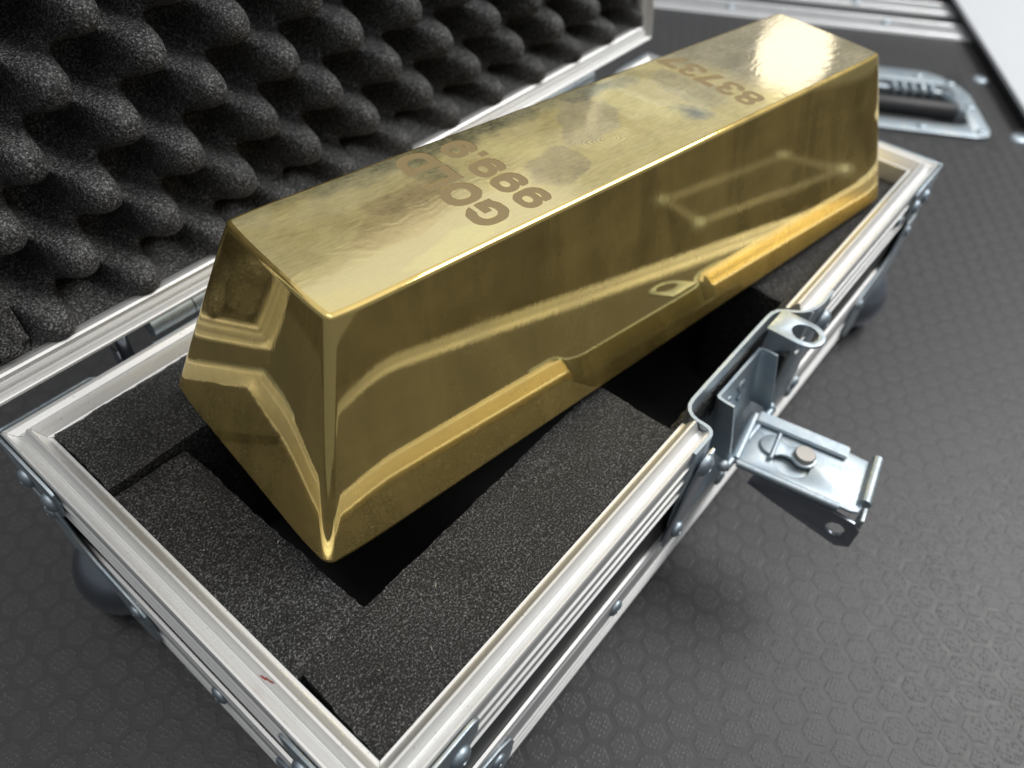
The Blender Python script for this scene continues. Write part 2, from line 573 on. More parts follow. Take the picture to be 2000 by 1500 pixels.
# ------------------------------------------------------------------ dimensions (metres; case front-left outer rim corner is the origin, rim at z = 0)
CL, CW = 0.4455, 0.2
GZ = -0.116            # top of the big case the small one stands on
# big case axes in plan
TH = R(31.0)
E1 = Vector((math.cos(TH), math.sin(TH), 0))
E2 = Vector((math.sin(TH), -math.cos(TH), 0))

# ------------------------------------------------------------------ floor
bm = bmesh.new()
s = 7.0
bm.faces.new([bm.verts.new(p) for p in ((-s, -s, -1.1), (s, -s, -1.1), (s, s, -1.1), (-s, s, -1.1))])
fl = link("floor", bm_mesh(bm, "floor"), M['floor'])
fl['kind'] = 'structure'

# ------------------------------------------------------------------ big road cases
# local frame of the big case: x = along E1 (a), y = -E2 (so z stays up): local (a, -b, z)
def big_case(name, label, loc_a, loc_b):
    o = thing(name, label, "flight case", E1 * loc_a + E2 * loc_b + Vector((0, 0, GZ)), TH)
    return o

road = big_case("road_case", "big black hex-textured flight case lying flat underneath the open case", 0, 0)
A0, A1, B0, B1 = -0.42, 0.874, -0.62, 0.531     # laminate extent in (a,b)
HA0, HA1, HB0, HB1 = 0.668, 0.755, 0.222, 0.375  # handle opening

def lam_panel():
    bm = bmesh.new()
    xs = [A0, HA0, HA1, A1]
    ys = [-B1, -HB1, -HB0, -B0]
    v = [[bm.verts.new((x, y, 0)) for y in ys] for x in xs]
    for i in range(3):
        for j in range(3):
            if i == 1 and j == 1:
                continue
            bm.faces.new((v[i][j], v[i + 1][j], v[i + 1][j + 1], v[i][j + 1]))
    r = bmesh.ops.extrude_face_region(bm, geom=bm.faces[:])
    bmesh.ops.translate(bm, vec=(0, 0, -0.009), verts=[x for x in r['geom'] if isinstance(x, bmesh.types.BMVert)])
    return link("laminate_panel", bm_mesh(bm, "laminate_panel"), M['lam'], road)
lam_panel()

def hex_pads():
    """embossed hexagons, raised 0.25 mm, lattice pitch 13.85 mm"""
    pitch = 0.01385
    cx, cy = 0.0368, 0.1483      # one hexagon centre in local (a, -b)
    # lattice vectors in local frame: world directions 90 deg and 30 deg -> local minus 31
    def d(deg):
        a = R(deg) - TH
        return Vector((math.cos(a) * pitch, math.sin(a) * pitch))
    u, v = d(90.5), d(30.5)
    verts, faces = [], []
    r1, r2, h = pitch * 0.474, pitch * 0.448, 0.00009
    ang0 = R(0.5) - TH
    c1 = [(math.cos(ang0 + k * math.pi / 3) * r1, math.sin(ang0 + k * math.pi / 3) * r1) for k in range(6)]
    c2 = [(x * r2 / r1, y * r2 / r1) for x, y in c1]
    for i in range(-130, 130):
        for j in range(-130, 130):
            p = Vector((cx, cy)) + u * i + v * j
            if not (A0 + 0.01 < p.x < A1 - 0.008 and -B1 + 0.01 < p.y < -B0 - 0.01):
                continue
            if HA0 - 0.03 < p.x < HA1 + 0.03 and -HB1 - 0.02 < p.y < -HB0 + 0.02:
                continue
            k = len(verts)
            verts += [(p.x + x, p.y + y, 0.00002) for x, y in c1] + [(p.x + x, p.y + y, h) for x, y in c2]
            faces.append(tuple(range(k + 6, k + 12)))
            for q in range(6):
                q2 = (q + 1) % 6
                faces.append((k + q, k + q2, k + 6 + q2, k + 6 + q))
    me = bpy.data.meshes.new("hexagon_embossing")
    me.from_pydata(verts, [], faces)
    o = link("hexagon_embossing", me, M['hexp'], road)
    o['kind'] = 'stuff'
hex_pads()

def edge_rail(parent, x0, x1, y0, y1, lengthwise):
    """aluminium angle with shallow long grooves, local coords; lengthwise 'x' or 'y'"""
    w = (y1 - y0) if lengthwise == 'x' else (x1 - x0)
    prof = [(0, -0.03), (0, 0.0012), (0.0008, 0.0022), (w * .12, 0.0022), (w * .16, 0.0014), (w * .20, 0.0022), (w * .5, 0.0026), (w * .80, 0.0022),
            (w * .84, 0.0014), (w * .88, 0.0022), (w - .003, 0.0022), (w, -0.001), (w, -0.03)]
    bm = bmesh.new()
    ends = []
    for s_ in ((x0, x1) if lengthwise == 'x' else (y0, y1)):
        ends.append([bm.verts.new((s_, y0 + o_, z) if lengthwise == 'x' else (x0 + o_, s_, z)) for o_, z in prof])
    n = len(prof)
    for i in range(n):
        bm.faces.new((ends[0][i], ends[0][(i + 1) % n], ends[1][(i + 1) % n], ends[1][i]))
    bm.faces.new(ends[0]); bm.faces.new(ends[1][::-1])
    return link("edge_rail", bm_mesh(bm, "edge_rail"), M['alub'], parent)

edge_rail(road, A1 - 0.0005, 0.9195, -B1, -B0, 'y')
edge_rail(road, A0, 0.9195, -B1 - 0.045, -B1 - 0.0005, 'x')
for bb in (-0.2, -0.015, 0.16, 0.335, 0.47):
    rivet((0.896, -bb, 0.0025), (0, 0, 1), 0.0055, 0.0028, M['zinc'], road)
for aa, bb, r_ in ((0.7787, 0.411, 0.0085), (0.6612, 0.4153, 0.0085), (0.5437, 0.4153, 0.0085), (0.7293, 0.4325, 0.003)):
    rivet((aa, -bb, 0.0), (0, 0, 1), r_, 0.0028, M['zinc'], road)
# body of the big case under the panel
box("case_side", A0 + 0.01, 0.915, -B1 - 0.04, -B0, -0.70, -0.0105, M['panel'], road)

# recessed handle
def rrect(x0, x1, y0, y1, r, seg=6, chamfer=None):
    pts = []
    for cx, cy, a0 in ((x1 - r, y1 - r, 0), (x0 + r, y1 - r, 90), (x0 + r, y0 + r, 180), (x1 - r, y0 + r, 270)):
        for k in range(seg + 1):
            a = R(a0 + 90 * k / seg)
            pts.append((cx + r * math.cos(a), cy + r * math.sin(a)))
    return pts

def handle():
    bm = bmesh.new()
    # outline in local (a, -b); chamfered upper corner
    pts = []
    b1, b0 = 0.390, 0.208
    base = [(0.650, -b0 - 0.0), (0.650, -b1 + 0.016), (0.655, -b1 + 0.004), (0.666, -b1), (0.735, -b1 + 0.001), (0.752, -b1 + 0.006), (0.772, -b1 + 0.022),
            (0.780, -b1 + 0.036), (0.780, -b0 - 0.036), (0.772, -b0 - 0.022), (0.752, -b0 - 0.006), (0.735, -b0 - 0.001), (0.666, -b0)]
    hole = rrect(HA0 + 0.002, HA1 - 0.002, -HB1 + 0.002, -HB0 - 0.002, 0.012)
    pl = plate("handle_plate", base, [hole], 0.002, M['zinc'], road, Matrix.Translation((0, 0, 0.0004)), bev=0.0006)
    # pan
    bm = bmesh.new()
    top = [bm.verts.new((x, y, 0.0006)) for x, y in hole]
    bot = [bm.verts.new((x * 0.94 + 0.06 * (HA0 + HA1) / 2, y * 0.96 - 0.04 * (HB0 + HB1) / 2, -0.016)) for x, y in hole]
    n = len(top)
    for i in range(n):
        bm.faces.new((top[i], top[(i + 1) % n], bot[(i + 1) % n], bot[i]))
    bm.faces.new(bot)
    link("pan", bm_mesh(bm, "pan"), M['alub'], pl, smooth=40)
    tube("grip", [(0.6885, -0.232, 0.006), (0.6885, -0.236, 0.006), (0.6875, -0.358, 0.006), (0.6875, -0.3615, 0.006)], [0.0065, 0.0085, 0.0085, 0.0065], M['rubber'], pl, 20)
    for yy in (-0.3665, -0.229):
        tube("grip_arm", [(0.744, yy, -0.004), (0.728, yy, 0.001), (0.700, yy, 0.006), (0.684, yy, 0.006)], 0.0042, M['zinc'], pl, 10)
    tube("pivot_rod", [(0.744, -0.222, -0.003), (0.744, -0.373, -0.003)], 0.003, M['zinc'], pl, 10)
    tube("stop_bar", [(0.7135, -0.240, -0.011), (0.7125, -0.352, -0.011)], 0.0045, M['zinc'], pl, 10)
    for c0 in (-0.314, -0.252):
        pts = []
        turns = 5
        for k in range(turns * 14 + 1):
            a = 2 * math.pi * k / 14
            pts.append((0.7445 + 0.0058 * math.cos(a), c0 - 0.046 * k / (turns * 14), -0.003 + 0.0058 * math.sin(a)))
        tube("spring", pts, 0.0024, M['zinc'], pl, 7)
    for aa, bb in ((0.7084, 0.3815), (0.6600, 0.3795), (0.6590, 0.3262), (0.767, 0.345), (0.767, 0.30), (0.659, 0.27), (0.756, 0.374)):
        rivet((aa, -bb, 0.0024), (0, 0, 1), 0.0048, 0.0022, M['zinc'], pl)
handle()

# second big case beyond the gap
road2 = big_case("road_case", "second big flight case beyond the dark gap at the top edge, aluminium edge showing", 0.940, 0)
edge_rail(road2, 0.0, 0.040, -0.55, 0.62, 'y')
box("laminate_panel", 0.0395, 0.62, -0.55, 0.62, -0.012, 0.0, M['lam'], road2)
box("case_side", 0.004, 0.61, -0.54, 0.61, -0.70, -0.0125, M['panel'], road2)
for bb in (0.05, 0.31, 0.45, -0.2):
    rivet((0.012, -bb, 0.0024), (0, 0, 1), 0.0055, 0.0028, M['zinc'], road2)

# third case standing on the floor, seen mirrored in the gold
def far_case():
    o = thing("road_case", "black flight case with ball corners standing on the floor, mirrored in the gold flank", "flight case", (2.72, -2.39, -1.10), R(29))
    w, d, h = 0.68, 0.73, 0.37
    x0, x1, y0, y1 = -w / 2, w / 2, -d / 2, d / 2
    box("case_side", x0, x1, y0, y1, 0.0, h - 0.012, M['panel'], o)
    e = 0.035
    for a in (x0, x1 - e):
        box("edge_rail", a, a + e, y0, y1, h - 0.014, h, M['alub'], o, 0.004)
    for a in (y0, y1 - e):
        box("edge_rail", x0 + e, x1 - e, a, a + e, h - 0.0145, h + 0.001, M['alub'], o, 0.004)
    for sx in (x0, x1):
        for sy in (y0, y1):
            bm = bmesh.new()
            bmesh.ops.create_uvsphere(bm, u_segments=16, v_segments=10, radius=0.045)
            bmesh.ops.translate(bm, vec=(sx * 0.96, sy * 0.97, h - 0.02), verts=bm.verts)
            link("ball_corner", bm_mesh(bm, "ball_corner"), M['zinc'], o, smooth=60)
far_case()

# white board at the right edge of the photograph
wb = thing("white_board", "white board with a dark slab for its edge shadow, lying at the top right corner", "board", E1 * 0.82 + E2 * 0.70 + Vector((0, 0, GZ)), TH)
box("board_face", -0.14, 0.26, -0.06, 0.279, 0.0115, 0.016, M['white'], wb, 0.0006)
box("board_shadow_band", -0.137, 0.257, -0.057, 0.2765, 0.0030, 0.0113, M['bshade'], wb, 0.0006)  # dark slab put in for the shadow band under the board

# ------------------------------------------------------------------ small flight case
case = thing("flight_case", "small open flight case with aluminium edges and black foam holding the gold bar", "flight case")

RIM = [(.0125, -.024), (.0125, -.0046), (.0123, -.0039), (.0114, -.0039), (.0110, -.0037), (.0083, .0008), (.0080, .0012), (.0071, .0013), (.0068, .0009),
       (.0053, -.0022), (.0050, -.0026), (.0045, -.0027), (.0043, -.0023), (.0041, -.0023), (.0037, -.0026), (.0016, -.0006), (.0013, .0), (.0005, .0001), (.0, -.0006)]
def ribs(zs, w=0.0007, p=0.0006):
    out = []
    for z in zs:
        out += [(0.0002, z + w * 1.3), (-p, z + w * .6), (-p, z - w * .6), (0.0, z - w * 1.0)]
    return out
RIM_FULL = RIM + ribs((-.0088, -.0178, -.0268)) + [(.0, -.0288), (.0016, -.0292), (.0016, -.024)]
BOT = [(.0016, -.0615), (.0004, -.0617), (.0, -.0622)] + ribs((-.0660,), .0009, .0004) + ribs((-.0845, -.0915, -.0985)) + \
      [(.0, -.1035), (.0008, -.1065), (.003, -.1085), (.03, -.1085), (.03, -.107), (.0016, -.105)]

def sides():
    # name, map (s,o,z)->world, length, material
    return [
        (lambda s_, o_, z: (s_, o_, z), CL, 'alux'),
        (lambda s_, o_, z: (CL - s_, CW - o_, z), CL, 'alux'),
        (lambda s_, o_, z: (o_, CW - s_, z), CW, 'aluy'),
        (lambda s_, o_, z: (CL - o_, s_, z), CW, 'aluy'),
    ]

def rail(name, prof, fmap, s0, s1, miter0, miter1, m, parent, xf=None, steps=1):
    bm = bmesh.new()
    rings = []
    for k in range(steps + 1):
        t = k / steps
        ring = []
        for o_, z in prof:
            a = s0 + (o_ if miter0 else 0)
            b = s1 - (o_ if miter1 else 0)
            p = Vector(fmap(a + (b - a) * t, o_, z))
            if xf is not None:
                p = xf @ p
            ring.append(bm.verts.new(p))
        rings.append(ring)
    n = len(prof)
    for q in range(steps):
        for i in range(n):
            bm.faces.new((rings[q][i], rings[q][(i + 1) % n], rings[q + 1][(i + 1) % n], rings[q + 1][i]))
    bm.faces.new(rings[0]); bm.faces.new(rings[-1][::-1])
    return link(name, bm_mesh(bm, name), M[m], parent, smooth=14)

CUT0, CUT1 = 0.1785, 0.2725
G = 0.00012
for i, (fm, ln_, mm) in enumerate(sides()):
    if i == 0:
        rail("rim_rail", RIM_FULL, fm, G, CUT0, True, False, mm, case)
        rail("rim_rail", RIM_FULL, fm, CUT1, ln_ - G, False, True, mm, case)
    else:
        rail("rim_rail", RIM_FULL, fm, G, ln_ - G, True, True, mm, case)
    rail("bottom_rail", BOT, fm, G, ln_ - G, True, True, mm, case)

# walls
PO0, PO1, PZ0, PZ1 = 0.0018, 0.0085, -0.1068, -0.0245
def wall(x0, x1, y0, y1, z0=PZ0, z1=PZ1):
    box("side_panel", x0, x1, y0, y1, z0, z1, M['panel'], case)
wall(PO0, 0.186, PO0, PO1)
wall(0.265, CL - PO0, PO0, PO1)
wall(0.186, 0.265, PO0, PO1, PZ0, -0.0625)
wall(PO0, CL - PO0, CW - PO1, CW - PO0)
wall(PO0, PO1, PO1, CW - PO1)
wall(CL - PO1, CL - PO0, PO1, CW - PO1)
box("floor_panel", PO1, CL - PO1, PO1, CW - PO1, -0.1066, -0.100, M['void'], case)

# rivets on the bottom rails
for x in (0.131, 0.222, 0.30):
    rivet((x, -0.0002, -0.0755), (0, -1, 0), 0.0042, 0.0020, M['zinc'], case)
for y in (0.096,):
    rivet((-0.0002, y, -0.0755), (-1, 0, 0), 0.0042, 0.0020, M['zinc'], case)
rivet((0.395, -0.0003, -0.0135), (0, -1, 0), 0.0030, 0.0014, M['zinc'], case)

# foam blocks
def foam_block(x0, x1, y0, y1, z1, z0=-0.0995, res=0.0022, seed=0.0, tilt=(0, 0), skew=0.0, drop=0.0008):
    nx = max(2, int((x1 - x0) / res)); ny = max(2, int((y1 - y0) / res))
    bm = bmesh.new()
    g = []
    for i in range(nx + 1):
        row = []
        for j in range(ny + 1):
            y = y0 + (y1 - y0) * j / ny
            xs0 = x0 + skew * (j / ny)
            x = xs0 + (x1 - xs0) * i / nx
            e = min(i, nx - i, j, ny - j)
            z = z1 + tilt[0] * (x - x0) + tilt[1] * (y - y0) + 0.0006 * noise.noise((x * 60 + seed, y * 60, 0)) + 0.0002 * noise.noise((x * 900, y * 900, seed))
            if e == 0:
                z -= drop
                jx = 0.0007 * noise.noise((x * 350, y * 350, seed + 3)) + 0.0004 * noise.noise((x * 1100, y * 1100, seed + 3))
                jy = 0.0007 * noise.noise((x * 350, y * 350, seed + 9)) + 0.0004 * noise.noise((x * 1100, y * 1100, seed + 9))
                x += jx; y += jy
            row.append(bm.verts.new((x, y, z)))
        g.append(row)
    for i in range(nx):
        for j in range(ny):
            bm.faces.new((g[i][j], g[i + 1][j], g[i + 1][j + 1], g[i][j + 1]))
    per = [g[i][0] for i in range(nx + 1)] + [g[nx][j] for j in range(1, ny + 1)] + [g[i][ny] for i in range(nx - 1, -1, -1)] + [g[0][j] for j in range(ny - 1, 0, -1)]
    rings = [per]
    for zz in (z1 - 0.004, z1 - 0.012, z0):
        rings.append([bm.verts.new((v.co.x + 0.0004 * noise.noise((v.co.x * 500, v.co.y * 500, zz * 300)), v.co.y + 0.0004 * noise.noise((v.co.y * 500, v.co.x * 500, zz * 300)), zz)) for v in per])
    n = len(per)
    for q in range(3):
        for i in range(n):
            bm.faces.new((rings[q][i], rings[q + 1][i], rings[q + 1][(i + 1) % n], rings[q][(i + 1) % n]))
    return link("foam_block", bm_mesh(bm, "foam_block"), M['foam'], case, smooth=60)

I0 = 0.0127
foam_block(0.0128, 0.1745, I0, 0.0508, -0.0060, seed=1, skew=0.0022, drop=0.0003)                # front block
foam_block(I0, 0.0418, 0.0490, 0.1490, -0.0063, seed=2, drop=0.0003)               # left block
foam_block(I0 + 0.0004, 0.4330, 0.1502, CW - I0, -0.0020, seed=3)     # rear block, higher
foam_block(0.1750, 0.2868, I0, 0.0164, -0.0085, seed=4)               # strip behind the latch
foam_block(0.2872, 0.4330, I0, 0.0492, -0.0132, seed=5)               # far block
foam_block(0.4030, 0.4330, 0.0498, 0.1496, -0.0130, seed=6)           # right block
box("foam_floor", 0.0420, 0.4025, 0.0166, 0.1498, -0.0990, -0.088, M['void'], case)

# red smear on the left rim
bm = bmesh.new()
c = [(0.0, 0.0), (0.0012, -0.0012), (0.0022, -0.0010), (0.0030, -0.0026), (0.0044, -0.0034), (0.0050, -0.0052), (0.0062, -0.0062), (0.0058, -0.0071), (0.0040, -0.0058), (0.0030, -0.0040), (0.0016, -0.0034), (0.0006, -0.0018)]
vs = [bm.verts.new((0.0054 + x * 0.19, 0.0568 + y * 0.95, -0.0020 + x * 0.19 * 2.07 + 0.00026)) for x, y in c]
bm.faces.new(vs)
sm = link("red_smear", bm_mesh(bm, "red_smear"), M['red'], case)
# ------------------------------------------------------------------ corner hardware
def corner_xf(ix, iy):
    """local frame at a vertical case edge: +x and +y run inwards along both walls"""
    o = Vector((CL if ix else 0, CW if iy else 0, 0))
    return frame_m(o, (-1 if ix else 1, 0, 0), (0, -1 if iy else 1, 0), (0, 0, 1))

def ball_corner(ix, iy):
    X = corner_xf(ix, iy)
    bm = bmesh.new()
    # rounded dome swelling over the bottom corner
    c = Vector((0.0125, 0.0125, -0.0960)); r = 0.0245
    bmesh.ops.create_uvsphere(bm, u_segments=28, v_segments=18, radius=r)
    bmesh.ops.translate(bm, vec=c, verts=bm.verts)
    for v in bm.verts:
        if v.co.z < GZ + 0.0004:
            v.co.z = GZ + 0.0004
    # wall leaves: (along, z)
    leaf = [(-0.0012, -0.0340), (0.0120, -0.0345), (0.0165, -0.0390), (0.0200, -0.0520), (0.0290, -0.0600), (0.0520, -0.0645), (0.0590, -0.0690), (0.0610, -0.0760), (0.0600, -0.0880), (0.0540, -0.0990), (0.0440, -0.1060), (-0.0012, -0.1080)]
    dome = bm_mesh(bm, "ball_corner")
    bpy_smooth(dome, 60)
    dome.transform(X)
    dome.flip_normals() if X.determinant() < 0 else None
    d = link("ball_corner", dome, M['darkzinc'], case)
    for k in range(2):
        if k == 0:
            fm = frame_m((0, -0.0004, 0), (1, 0, 0), (0, 0, 1), (0, -1, 0))
        else:
            fm = frame_m((-0.0004, 0, 0), (0, 1, 0), (0, 0, 1), (-1, 0, 0))
        me = plate_mesh("mounting_leaf", leaf, [], 0.0014, X @ fm, 0.0004)
        link("mounting_leaf", me, M['zinc'], d, smooth=35)
        for (a, z) in ((0.0080, -0.0420), (0.0510, -0.0740)):
            p = Vector((a, -0.0018, z)) if k == 0 else Vector((-0.0018, a, z))
            nn = Vector((0, -1, 0)) if k == 0 else Vector((-1, 0, 0))
            rivet(X @ p, X.to_3x3() @ nn, 0.0036, 0.0018, M['zinc'], d)
    return d

def corner_bracket(ix, iy):
    X = corner_xf(ix, iy)
    lg = 0.039
    leaf = [(-0.0016, 0.0002), (lg - 0.003, 0.0002), (lg, -0.0018), (lg - 0.0004, -0.0100), (lg - 0.008, -0.0230), (0.017, -0.0275), (-0.0016, -0.0275)]
    first = None
    for k in range(2):
        if k == 0:
            fm = frame_m((0, -0.0007, 0), (1, 0, 0), (0, 0, 1), (0, -1, 0))
        else:
            fm = frame_m((-0.0007, 0, 0), (0, 1, 0), (0, 0, 1), (-1, 0, 0))
        me = plate_mesh("corner_bracket", leaf, [], 0.0013 if k == 0 else 0.0012, X @ fm, 0.0003)
        o = link("corner_bracket" if first is None else "bracket_leaf", me, M['zinc'], case if first is None else first, smooth=35)
        first = first or o
        for a, z in ((0.0300, -0.0135), (0.0120, -0.0150)):
            p = Vector((a, -0.0020, z)) if k == 0 else Vector((-0.0020, a, z))
            nn = Vector((0, -1, 0)) if k == 0 else Vector((-1, 0, 0))
            rivet(X @ p, X.to_3x3() @ nn, 0.0042, 0.0026, M['zinc'], first)

for ix in (0, 1):
    for iy in (0, 1):
        ball_corner(ix, iy)
        corner_bracket(ix, iy)

# ------------------------------------------------------------------ butterfly latch
def spath(n=10):
    """plan path (x, y) of the recessed dish wall from near flange to far flange"""
    def scurve(xa, ya, xb, yb, k):
        out = []
        for i in range(k + 1):
            t = i / k
            e = t * t * (3 - 2 * t)
            out.append((xa + (xb - xa) * t, ya + (yb - ya) * e))
        return out
    p = [(0.1645, -0.0010), (0.1730, -0.0010)]
    # near S: flange -> out past the cut rail -> inwards
    p += [(0.1770, -0.0009), (0.1792, 0.0000), (0.1803, 0.0018), (0.1806, 0.0042), (0.1806, 0.0070), (0.1813, 0.0096), (0.1828, 0.0116), (0.1852, 0.0130), (0.1885, 0.0135)]
    p += [(0.2000, 0.0136), (0.2200, 0.0136), (0.2400, 0.0136), (0.2545, 0.0135)]
    p += [(0.2585, 0.0132), (0.2615, 0.0120), (0.2636, 0.0100), (0.2655, 0.0070), (0.2685, 0.0035), (0.2720, 0.0010), (0.2765, -0.0006), (0.2815, -0.0010), (0.2930, -0.0010)]
    return p

def sheet(path_rows, th, name, m, parent):
    """rows of 3D points -> thickened sheet"""
    bm = bmesh.new()
    g = [[bm.verts.new(p) for p in row] for row in path_rows]
    for i in range(len(g) - 1):
        for j in range(len(g[0]) - 1):
            bm.faces.new((g[i][j], g[i][j + 1], g[i + 1][j + 1], g[i + 1][j]))
    bmesh.ops.recalc_face_normals(bm, faces=bm.faces)
    bmesh.ops.solidify(bm, geom=bm.faces[:], thickness=th)
    return link(name, bm_mesh(bm, name), m, parent, smooth=40)

P0 = spath()
rows = []
for (z, f) in ((0.0008, 1.0), (-0.010, 1.0), (-0.022, 0.98), (-0.034, 0.92), (-0.044, 0.72), (-0.052, 0.40), (-0.059, 0.0), (-0.064, 0.0)):
    row = []
    for (x, y) in P0:
        if y > -0.0009:
            yy = -0.0012 + (y + 0.0012) * f
        else:
            yy = -0.0012
        # flange narrows downwards like a rounded plate
        xx = x
        if z < -0.05:
            if x < 0.178:
                xx = max(x, 0.1645 + (-0.05 - z) * 0.35)
            if x > 0.279:
                xx = min(x, 0.2930 - (-0.05 - z) * 0.35)
        row.append(Vector((xx, yy, z)))
    rows.append(row)
latch = sheet(rows, 0.0015, "butterfly_latch", M['zinc'], case)

for x, z in ((0.1700, -0.0570), (0.2875, -0.0570)):
    rivet((x, -0.0028, z), (0, -1, 0), 0.0040, 0.0022, M['zinc'], latch)
for x, z in ((0.1735, -0.0130), (0.2850, -0.0110)):
    rivet((x, -0.0026, z), (0, -1, 0), 0.0052, 0.0036, M['zinc'], latch)

# D-shaped lug at the top of the dish
def d_outline(x0, x1, y0, y1, r, seg=10):
    # straight at y1 (wall side), rounded at y0
    pts = [(x1, y1), (x0, y1)]
    cx = (x0 + x1) / 2; rr = (x1 - x0) / 2
    for k in range(seg + 1):
        a = math.pi + math.pi * k / seg
        pts.append((cx + rr * math.cos(a), y0 + rr + rr * math.sin(a)))
    return pts
lug_o = d_outline(0.2470, 0.2640, -0.0125, 0.0110, 0.008)
hole = [(0.2555 + 0.0055 * math.cos(a), -0.0035 + 0.0060 * math.sin(a)) for a in [2 * math.pi * k / 18 for k in range(18)]]
plate("lug", lug_o, [hole], 0.0014, M['zinc'], latch, Matrix.Translation((0, 0, 0.0002)), 0.0003)

# mechanism channel inside the dish
chan = [
    [Vector((0.2060, -0.0045, -0.0430)), Vector((0.2062, 0.0012, -0.0120)), ],
]
rowsC = []
for (z, yb, yf) in ((-0.0105, 0.0108, 0.0020), (-0.020, 0.0100, -0.0002), (-0.030, 0.0082, -0.0024), (-0.043, 0.0060, -0.0048)):
    rowsC.append([Vector((0.2062, yf, z)), Vector((0.2062, (yb + yf) / 2, z)), Vector((0.2066, yb - 0.0012, z)), Vector((0.2078, yb, z)), Vector((0.2150, yb, z)), Vector((0.2300, yb, z)),
                  Vector((0.2468, yb, z)), Vector((0.2480, yb - 0.0012, z)), Vector((0.2484, (yb + yf) / 2, z)), Vector((0.2484, yf, z))])
ch = sheet(rowsC, 0.0014, "hook_channel", M['zinc'], latch)
rivet((0.2190, 0.0085, -0.0215), (0, -1, 0.2), 0.0022, 0.0012, M['zinc'], latch)
tube("hinge_pin", [(0.2035, -0.0048, -0.0445), (0.2505, -0.0048, -0.0445)], 0.0021, M['zinc'], latch, 10)
for x in (0.204, 0.2500):
    bm = bmesh.new()
    bmesh.ops.create_uvsphere(bm, u_segments=14, v_segments=8, radius=0.0030)
    bmesh.ops.translate(bm, vec=(x, -0.0035, -0.0440), verts=bm.verts)
    link("pin_head", bm_mesh(bm, "pin_head"), M['zinc'], latch, smooth=60)

# fold-out wing: skewed plate, slightly tilted.  local u along outwards, v along the wall
FZ = -0.0450
def flap_xf():
    o = Vector((0.2095, -0.0065, FZ))
    u = Vector((0.2195 - 0.2095, -0.0620 + 0.0065, 0.0)).normalized()      # outwards
    v = Vector((-u.y, u.x, 0))                                             # towards far side
    v = Vector((0.9985 * 1, 0.0, 0)); v = (v - u * v.dot(u)).normalized()
    return frame_m(o, u, v, u.cross(v) if u.cross(v).z > 0 else v.cross(u))
FX = flap_xf()
FLn, FWd = 0.0560, 0.0325
def kh(cx, cy, s):
    """keyhole shaped catch: two lobes and waist"""
    pts = []
    for k in range(15):
        a = R(40) + R(280) * k / 14
        pts.append((cx + 0.0065 * s * math.cos(a), cy + 0.0065 * s * math.sin(a)))
    pts += [(cx + 0.0075 * s, cy - 0.0035 * s)]
    for k in range(13):
        a = R(-140) + R(280) * k / 12
        pts.append((cx + 0.0155 * s + 0.0062 * s * math.cos(a), cy + 0.0062 * s * math.sin(a)))
    pts += [(cx + 0.0075 * s, cy + 0.0035 * s)]
    return pts
fl_out = [(0.0, 0.0), (FLn - 0.004, 0.0), (FLn - 0.001, 0.0012), (FLn, 0.004), (FLn, FWd - 0.001), (FLn - 0.012, FWd), (0.0, FWd)]
hole = [(0.0225 + 0.0085 * math.cos(a), 0.0120 + 0.0075 * math.sin(a)) for a in [2 * math.pi * k / 20 for k in range(20)]]
wing = plate("wing", fl_out, [hole], 0.0016, M['zinc'], latch, FX, 0.0005)
# plate closing the recess under the keyhole, and the keyhole catch itself
plate("recess_cup", [(0.0225 + 0.0088 * math.cos(a), 0.0120 + 0.0078 * math.sin(a)) for a in [2 * math.pi * k / 20 for k in range(20)]], [], 0.0010, M['zinc'], latch, FX @ Matrix.Translation((0, 0, -0.0012)))
plate("catch", kh(0.0125, 0.0170, 0.92), [], 0.0016, M['zinc'], latch, FX @ Matrix.Translation((0, 0, 0.0017)), 0.0005)
tube("catch_bar", [FX @ Vector((0.0135, 0.0085, 0.0030)), FX @ Vector((0.0135, 0.0245, 0.0030))], 0.0012, M['zinc'], latch, 8)
bm = bmesh.new()
lathe_bm(bm, [(0.0048, 0.002), (0.0048, 0.0036), (0.0043, 0.0042), (0.0, 0.0042)], 24, FX @ Matrix.Translation((0.0266, 0.0172, 0.0015)))
link("knob", bm_mesh(bm, "knob"), M['pin'], latch, smooth=40)
# far flange folded up, outer lip curled
tube_pts = [FX @ Vector((0.004, FWd + 0.0002, 0.0012)), FX @ Vector((0.044, FWd + 0.0002, 0.0012))]
bm = bmesh.new()
box_bm(bm, 0.0015, 0.0440, FWd - 0.0062, FWd + 0.0012, 0.0018, 0.0040, FX)
bmesh.ops.bevel(bm, geom=list(bm.edges), offset=0.0006, segments=2, affect='EDGES')
link("wing_flange", bm_mesh(bm, "wing_flange"), M['zinc'], latch, smooth=40)
tube("wing_lip", [FX @ Vector((FLn + 0.0004, 0.0060, 0.0026)), FX @ Vector((FLn + 0.0004, FWd + 0.0015, 0.0026))], 0.0026, M['zinc'], latch, 14)
tube("wing_edge", [FX @ Vector((0.001, 0.0002, 0.0006)), FX @ Vector((0.047, 0.0002, 0.0006))], 0.0019, M['zinc'], latch, 12)
tube("wing_edge", [FX @ Vector((-0.0002, 0.001, 0.0008)), FX @ Vector((-0.0002, FWd - 0.001, 0.0008))], 0.0026, M['zinc'], latch, 12)
